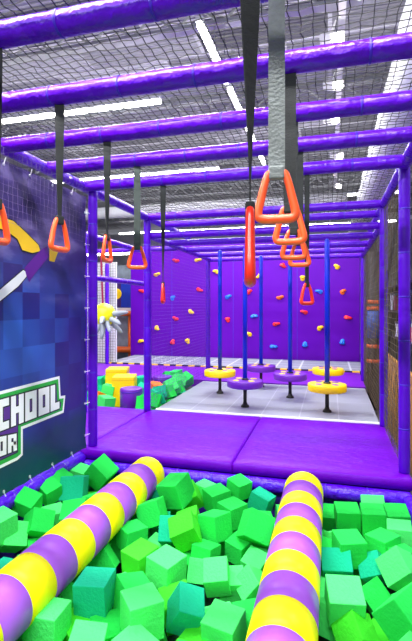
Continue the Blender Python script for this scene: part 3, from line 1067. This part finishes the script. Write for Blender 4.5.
RN = {0: 'beside the banner', 1: 'between the rollers', 2: 'right of both rollers'}
info = [(regions(q[1]), q[0], q[2], q[1], k) for k, q in enumerate(CUBES)]
labels = {}
for rg in (0, 1, 2):
    for c in 'lgyt':
        s = sorted([i for i in info if i[0] == rg and i[1] == c], key=lambda i: i[2])
        for n, i in enumerate(s):
            labels[i[4]] = '%s foam cube on top %s, %snearest of its colour' % (CNM[c], RN[rg], ORD[n] + ' ' if n else '')
pts, hand = [], []
for k, q in enumerate(CUBES):
    R = rotvec(q[4], q[5], q[6])
    o = foam_cube((q[1], q[2], q[3]), R, q[7:10], q[0], labels[k], 'foam cubes lying on top in the large pit', k)
    pts.append(Vector(q[1:4]))
    d = -q[1] * SI + q[2] * CO
    hand.append((CX + F * (q[1] * CO + q[2] * SI) / d, V0 - F * (q[3] - CH) / d, d))
# cubes lower down in the pit
r3 = random.Random(11)


def clear(p, dd):
    for lx in (-0.19, -1.44):
        if math.hypot(p.x - lx, p.z + 0.08) < 0.235: return False
    for q in pts:
        if (q - p).length_squared < dd * dd: return False
    d = -p.x * SI + p.y * CO
    if d > 0.3:
        u, v = CX + F * (p.x * CO + p.y * SI) / d, V0 - F * (p.z - CH) / d
        for (hu, hv, hd) in hand:
            if d < hd and abs(u - hu) < 78 / hd and abs(v - hv) < 90 / hd: return False
    return True


fill = []
for z0, z1, tries, lim, md in ((-0.25, -0.19, 9000, 90, 0.17), (-0.38, -0.27, 9000, 130, 0.16)):
    n = 0
    for _ in range(tries):
        p = Vector((r3.uniform(-2.08, 0.46), r3.uniform(0.75, 3.5), r3.uniform(z0, z1)))
        if clear(p, md):
            pts.append(p); fill.append(p); n += 1
            if n >= lim: break
made = []
for i, p in enumerate(fill):
    c = r3.choice('gggllltgyg')
    k = 0.45 if p.z > -0.27 else 0.3
    R = Euler((r3.uniform(-k, k), r3.uniform(-k, k), r3.uniform(0, PI))).to_matrix()
    made.append((foam_cube(p, R, (0.157, 0.157, 0.157), c, None, None, 200 + i), c, p))
big = {}
for (o, c, p) in made:
    dz = 'in front' if p.y < 1.9 else 'midway' if p.y < 2.75 else 'far back'
    big.setdefault((regions(p.x), dz, c), []).append((p.x, o))
for (rg, dz, c), L_ in big.items():
    for n, (x, o) in enumerate(sorted(L_, key=lambda t: t[0])):
        tag(o, '%s foam cube half buried %s %s, %s such from left' % (CNM[c], RN[rg], dz, ORD[n]), 'foam cube', 'half buried foam cubes in the large pit')

# ------------------------------------------------------------------ small pit on the left
for (x, y, z1, w_, d_, lb) in ((-3.0, 6.25, 0.25, 0.33, 0.33, 'yellow foam block in front of a taller one in the small pit'),
                               (-3.35, 6.72, 0.29, 0.34, 0.34, 'taller yellow foam block at the back of the small pit')):
    g = empty('foam_block', (x, y, -0.2), 0.3)
    tag(g, lb, 'foam block', 'yellow foam blocks in the small pit')
    h = z1 + 0.2
    bb = MB().box((0, 0, h / 2), (w_, d_, h)).build('block_body', YEL, g, bevel=0.012)
    MB().box((0, 0, h - 0.05), (w_ + 0.004, d_ + 0.004, 0.006)).build('piping', mat('yellow_piping', 'd8a800', 0.5), bb)
for (x, y, z1, r, lb) in ((-2.66, 5.75, 0.165, 0.155, 'short purple foam cylinder at the front of the small pit'),
                          (-2.62, 6.85, 0.17, 0.155, 'purple foam cylinder behind the second left post in the small pit')):
    g = empty('foam_cylinder', (x, y, -0.3))
    tag(g, lb, 'foam cylinder', 'purple foam cylinders in the small pit')
    h = z1 + 0.3
    bb = MB().lathe([(r, 0), (r, h - 0.015), (r - 0.006, h - 0.004), (r - 0.02, h)], n=32).build('cylinder_body', PURF, g, smooth=True)
    MB().lathe([(r + .001, h - 0.05), (r + 0.004, h - 0.048), (r + 0.004, h - 0.042), (r + .001, h - 0.04)], n=32).build('piping', SEAM, bb, smooth=True)

small = [(98, 383, 't', 6.7), (104, 380, 't', 7.0), (110, 381, 'g', 6.9), (97, 391, 't', 6.2), (109, 391, 'l', 6.1), (98, 399, 'o', 5.75), (106, 403, 'l', 5.62),
         (141, 382, 't', 6.7), (142, 391, 't', 6.3), (145, 404, 'g', 5.6), (147, 402, 'g', 5.7), (155, 389, 'o', 6.3),
         (163, 382, 'g', 6.9), (176, 376, 'g', 7.2), (186, 380, 'g', 7.1), (170, 386, 'l', 6.5), (177, 387, 'g', 6.6), (169, 378, 'g', 7.15), (160, 393, 't', 6.0),
         (154, 397, 't', 5.85), (168, 393, 'g', 6.1), (158, 403, 'g', 5.6), (163, 399, 't', 5.75), (153, 403, 'g', 5.6), (178, 381, 'l', 6.9)]
sc_n = {}
sp_pts = []
for i, (u, v, c, y) in enumerate(small):
    p = at_y(u, v, y)
    p.x = min(p.x, -2.27)
    for _ in range(30):
        for q in sp_pts:
            d = p - q
            if d.length < 0.13:
                p += d.normalized() * (0.135 - d.length)
        p.x = min(max(p.x, -3.7), -2.27)
    sp_pts.append(p)
    sc_n.setdefault(c, []).append((p.x, i, p))
for c, L_ in sc_n.items():
    for n, (x, i, p) in enumerate(sorted(L_, key=lambda t: t[0])):
        R = Euler((r3.uniform(-.5, .5), r3.uniform(-.5, .5), r3.uniform(0, PI))).to_matrix()
        foam_cube(p, R, (0.18, 0.18, 0.18), c, '%s foam cube on top in the small pit, %s of its colour from left' % (CNM[c], ORD[n]), 'foam cubes in the small left pit', 500 + i)
r4 = random.Random(3)
low2 = []
for i in range(700):
    if len(sp_pts) > 62: break
    p = Vector((r4.uniform(-3.72, -2.28), r4.uniform(5.5, 7.45), r4.uniform(-0.3, -0.14)))
    if min((p - q).length for q in sp_pts) < 0.17: continue
    if any(math.hypot(p.x - a, p.y - b) < r for a, b, r in ((-3.0, 6.25, .3), (-3.35, 6.72, .3), (-2.66, 5.75, .25), (-2.62, 6.85, .25), (-2.9, 6.95, .15))): continue
    sp_pts.append(p)
    R = Euler((r4.uniform(-.3, .3), r4.uniform(-.3, .3), r4.uniform(0, PI))).to_matrix()
    c = r4.choice('gggtl')
    low2.append((foam_cube(p, R, (0.16, 0.16, 0.16), c, None, None, 600 + i), c, p))
for c in 'gtl':
    for n, (x, o) in enumerate(sorted([(p.x, o) for o, cc, p in low2 if cc == c], key=lambda t: t[0])):
        tag(o, '%s foam cube half buried in the small pit, %s such from left' % (CNM[c], ORD[n]), 'foam cube', 'half buried foam cubes in the small pit')


# ------------------------------------------------------------------ discs on blue poles
def pole_disc(x, y, top, c, label):
    g = empty('pole_disc', (x, y, 0.0))
    tag(g, label, 'stepping disc', 'padded stepping discs on blue poles')
    D, S_ = (YEL, PURF) if c == 'y' else (PURF, YEL)
    MB().lathe([(0.055, -0.01), (0.05, 0.01), (0.032, 0.025), (0.026, 0.05)], n=20).build('foot', BLACK, g, smooth=True)
    MB().lathe([(0.024, 0.02), (0.024, 0.28)], n=12).build('stem', BLACK, g, smooth=True)
    r = 0.235
    dd = MB().lathe([(r - 0.02, 0.248), (r - 0.005, 0.254), (r, 0.265), (r, 0.33), (r - 0.006, 0.338), (r - 0.03, 0.343)], n=40).build('disc', D, g, smooth=True)
    for k in range(4):
        a = PI / 4 + k * PI / 2
        pr = []
        cx, cy = 0.14 * math.cos(a), 0.14 * math.sin(a)
        MB().lathe([(0.042, 0.342), (0.042, 0.346), (0.036, 0.348)], (cx, cy, 0), n=14).build('grip_patch', S_, dd, smooth=True)
    MB().lathe([(0.03, 0.343), (0.03, top - 0.02), (0.015, top)], n=14).build('pole', BLUEP, g, smooth=True)
    MB().lathe([(0.05, 0.343), (0.04, 0.36), (0.028, 0.365)], n=16).build('collar', BLACK, g, smooth=True)
    return g


pole_disc(-1.065, 5.775, 2.05, 'p', 'purple disc on a blue pole, nearest of the purple ones, at the deck front')
pole_disc(-0.035, 5.77, 2.13, 'y', 'yellow disc on a blue pole at the front right of the deck')
pole_disc(-1.593, 6.57, 2.14, 'y', 'yellow disc on a blue pole farthest left on the deck')
pole_disc(-0.55, 6.52, 2.04, 'p', 'purple disc on a blue pole in the middle of the deck')
pole_disc(-1.08, 7.28, 2.12, 'p', 'purple disc on a blue pole farthest back on the deck')
pole_disc(-0.03, 7.2, 2.04, 'y', 'yellow disc behind the front right one, its blue pole hidden')

# ------------------------------------------------------------------ hanging spiked ball
bc = at_y(104, 315, 6.4)
g = empty('spiked_ball', bc)
tag(g, 'yellow ball with grey soft spikes hanging on a dark red cord at the left', 'hanging ball')
prof = [(0.185 * math.sin(PI * i / 12) + 0.001, -0.185 * math.cos(PI * i / 12)) for i in range(13)]
MB().lathe(prof, n=24).build('ball', mat('bright_yellow_vinyl', 'e8e800', 0.4), g, smooth=True)
SP = mat('grey_spike', '9aa4b0', 0.5)
r5 = random.Random(8)
dirs = [(1, -.1, .12), (.9, -.35, -.35), (.6, -.6, -.7), (.25, -.6, -.9), (-.2, -.5, -.9), (-.7, -.4, -.6), (-1, 0, 0), (-.5, -.8, .2), (.35, -.9, -.3), (.1, -.4, -1), (.75, .3, -.8), (.2, .9, -.3), (-.6, .7, -.2), (.7, .7, .1)]
for d in dirs:
    d = Vector(d).normalized()
    MB().tube([d * 0.13, d * 0.25, d * 0.36, d * 0.4], [0.048, 0.04, 0.028, 0.01], 10).build('spike', SP, g, smooth=True)
MB().tube([(-0.02, 0, 0.14), (0.0, -0.1, 2.15 - bc.z)], 0.016, 8).build('cord', mat('dark_red_cord', '8a1048', 0.6), g)

# ------------------------------------------------------------------ playground pieces far left behind the pits
g = empty('play_house_panel', (-6.2, 12.3, 0))
tag(g, 'deep blue play house panel with a yellow porthole at the far left', 'play panel')
MB().box((0, 0, 1.63), (1.5, 0.1, 0.75)).build('panel', mat('deep_blue_panel', '0c30b0', 0.5), g, bevel=0.02)
MB().box((0.02, -0.06, 1.63), (0.36, 0.02, 0.72)).build('panel_stripe', mat('violet_dark_panel', '3a1868', 0.5), g)
MB().lathe([(0.16, 0), (0.15, 0.02)], (0.07, -0.075, 1.66), 24, Matrix.Rotation(PI / 2, 3, 'X')).build('porthole', YEL, g)
MB().box((0, -0.05, 1.2), (1.6, 0.1, 0.09)).build('ledge', WHITE, g)
for sx in (-0.7, 0.7):
    MB().box((sx, 0.02, 0.2), (0.08, 0.08, 2.0)).build('leg', STEEL, g)
OB = mat('orange_bar_vinyl', 'f06414', 0.4)
for (z, r, lb) in ((1.08, 0.07, 'orange padded bar under the blue play house panel'), (0.02, 0.09, 'orange padded bar lying at the floor at the far left')):
    tag(MB().tube([(-6.9, 12.12, z), (-5.3, 12.12, z)], r, 14).build('padded_bar', OB, smooth=True), lb, 'padded bar', 'orange bars at the far left')
tag(MB().tube([(-5.72, 12.25, -0.8), (-5.72, 12.25, 1.05)], 0.05, 14).build('padded_bar', OB, smooth=True), 'upright orange bar between the two lying ones', 'padded bar', 'orange bars at the far left')
GP = mat('grey_patterned_panel', '9094a8', 0.6, var=0.6, vscale=6)
tag(MB().box((-6.1, 12.5, 0.5), (1.5, 0.06, 1.0)).build('grey_panel', GP), 'mottled grey panel under the blue play house panel', 'panel')
tag(MB().box((-6.1, 13.3, 0.9), (2.2, 0.5, 3.4)).build('ventilation_unit', mat('mottled_grey_unit', '6a7484', 0.6, var=0.7, vscale=5), bevel=0.02), 'mottled grey machine box above the play house panel', 'ventilation unit')
tube_lamp(-8.5, -5.2, 12.2, 'short white strip lamp low above the play house panel', z=2.85)

# ------------------------------------------------------------------ things beyond the right side net
tag(MB().box((1.0, 7.4, -0.18), (0.05, 4.6, 1.24)).build('plywood_screen', mat('plywood', 'c89040', 0.6, 0.2, 8, 0.35, 4, stretch=(1, 1, 6)), bevel=0.005),
    'brown plywood screen seen low through the right side net', 'screen')
SH = empty('storage_shelf', (1.3, 8.2, 0))
tag(SH, 'dark storage shelf beyond the net on the right', 'shelf')
shf = MB()
for z in (0.75, 1.2, 1.65):
    MB().box((0, 0, z), (0.4, 4.2, 0.03)).build('board', BLACK, SH)
for y in (-2.12, 2.12):
    MB().box((0, y, 0.45), (0.4, 0.04, 2.5)).build('upright', BLACK, SH)
bxs = [(4.15, 0.76, 'b02020', 'red'), (4.55, 0.76, 'e0e0e6', 'white'), (5.15, 0.76, 'c02838', 'crimson'), (5.6, 0.76, '4048a0', 'dull blue'), (4.3, 1.215, '5a5a90', 'slate blue'), (5.0, 1.215, '303038', 'charcoal'),
       (5.5, 1.215, '8088a0', 'grey'), (6.2, 0.76, 'd0d4dc', 'pale grey'), (6.9, 1.215, 'a0a4b4', 'silver grey'), (6.4, 1.215, '702838', 'maroon')]
for (y, z, h, nm) in bxs:
    z += 0.006
    g = empty('storage_box', (1.25, y + 2.2, z + 0.002))
    tag(g, '%s storage box on the dark shelf beyond the right side net' % nm, 'box', 'storage boxes beyond the right net')
    hh = r5.uniform(0.22, 0.34)
    MB().box((0, 0, hh / 2), (0.28, 0.28, hh)).build('box_body', mat('box_' + nm.replace(' ', '_'), h, 0.6), g, bevel=0.008)
    MB().box((0, 0, hh), (0.3, 0.3, 0.03)).build('lid', mat('box_lid', '50505c', 0.6), g, bevel=0.005)
g = empty('padded_column', (0.86, 9.75, -0.8))
tag(g, 'blue padded column with orange bands behind the net at the right rear', 'padded column')
MB().lathe([(0.12, 0.0), (0.12, 3.2)], n=20).build('column_body', mat('dark_grey_column', '25252e', 0.6), g, smooth=True)
MB().lathe([(0.135, 1.45), (0.135, 2.0)], n=20).build('blue_sleeve', mat('blue_sleeve', '1450b0', 0.5), g, smooth=True)
for z in (0.95, 1.25, 2.02, 2.15):
    MB().lathe([(0.14, z), (0.14, z + 0.07)], n=20).build('orange_band', OB, g, smooth=True)
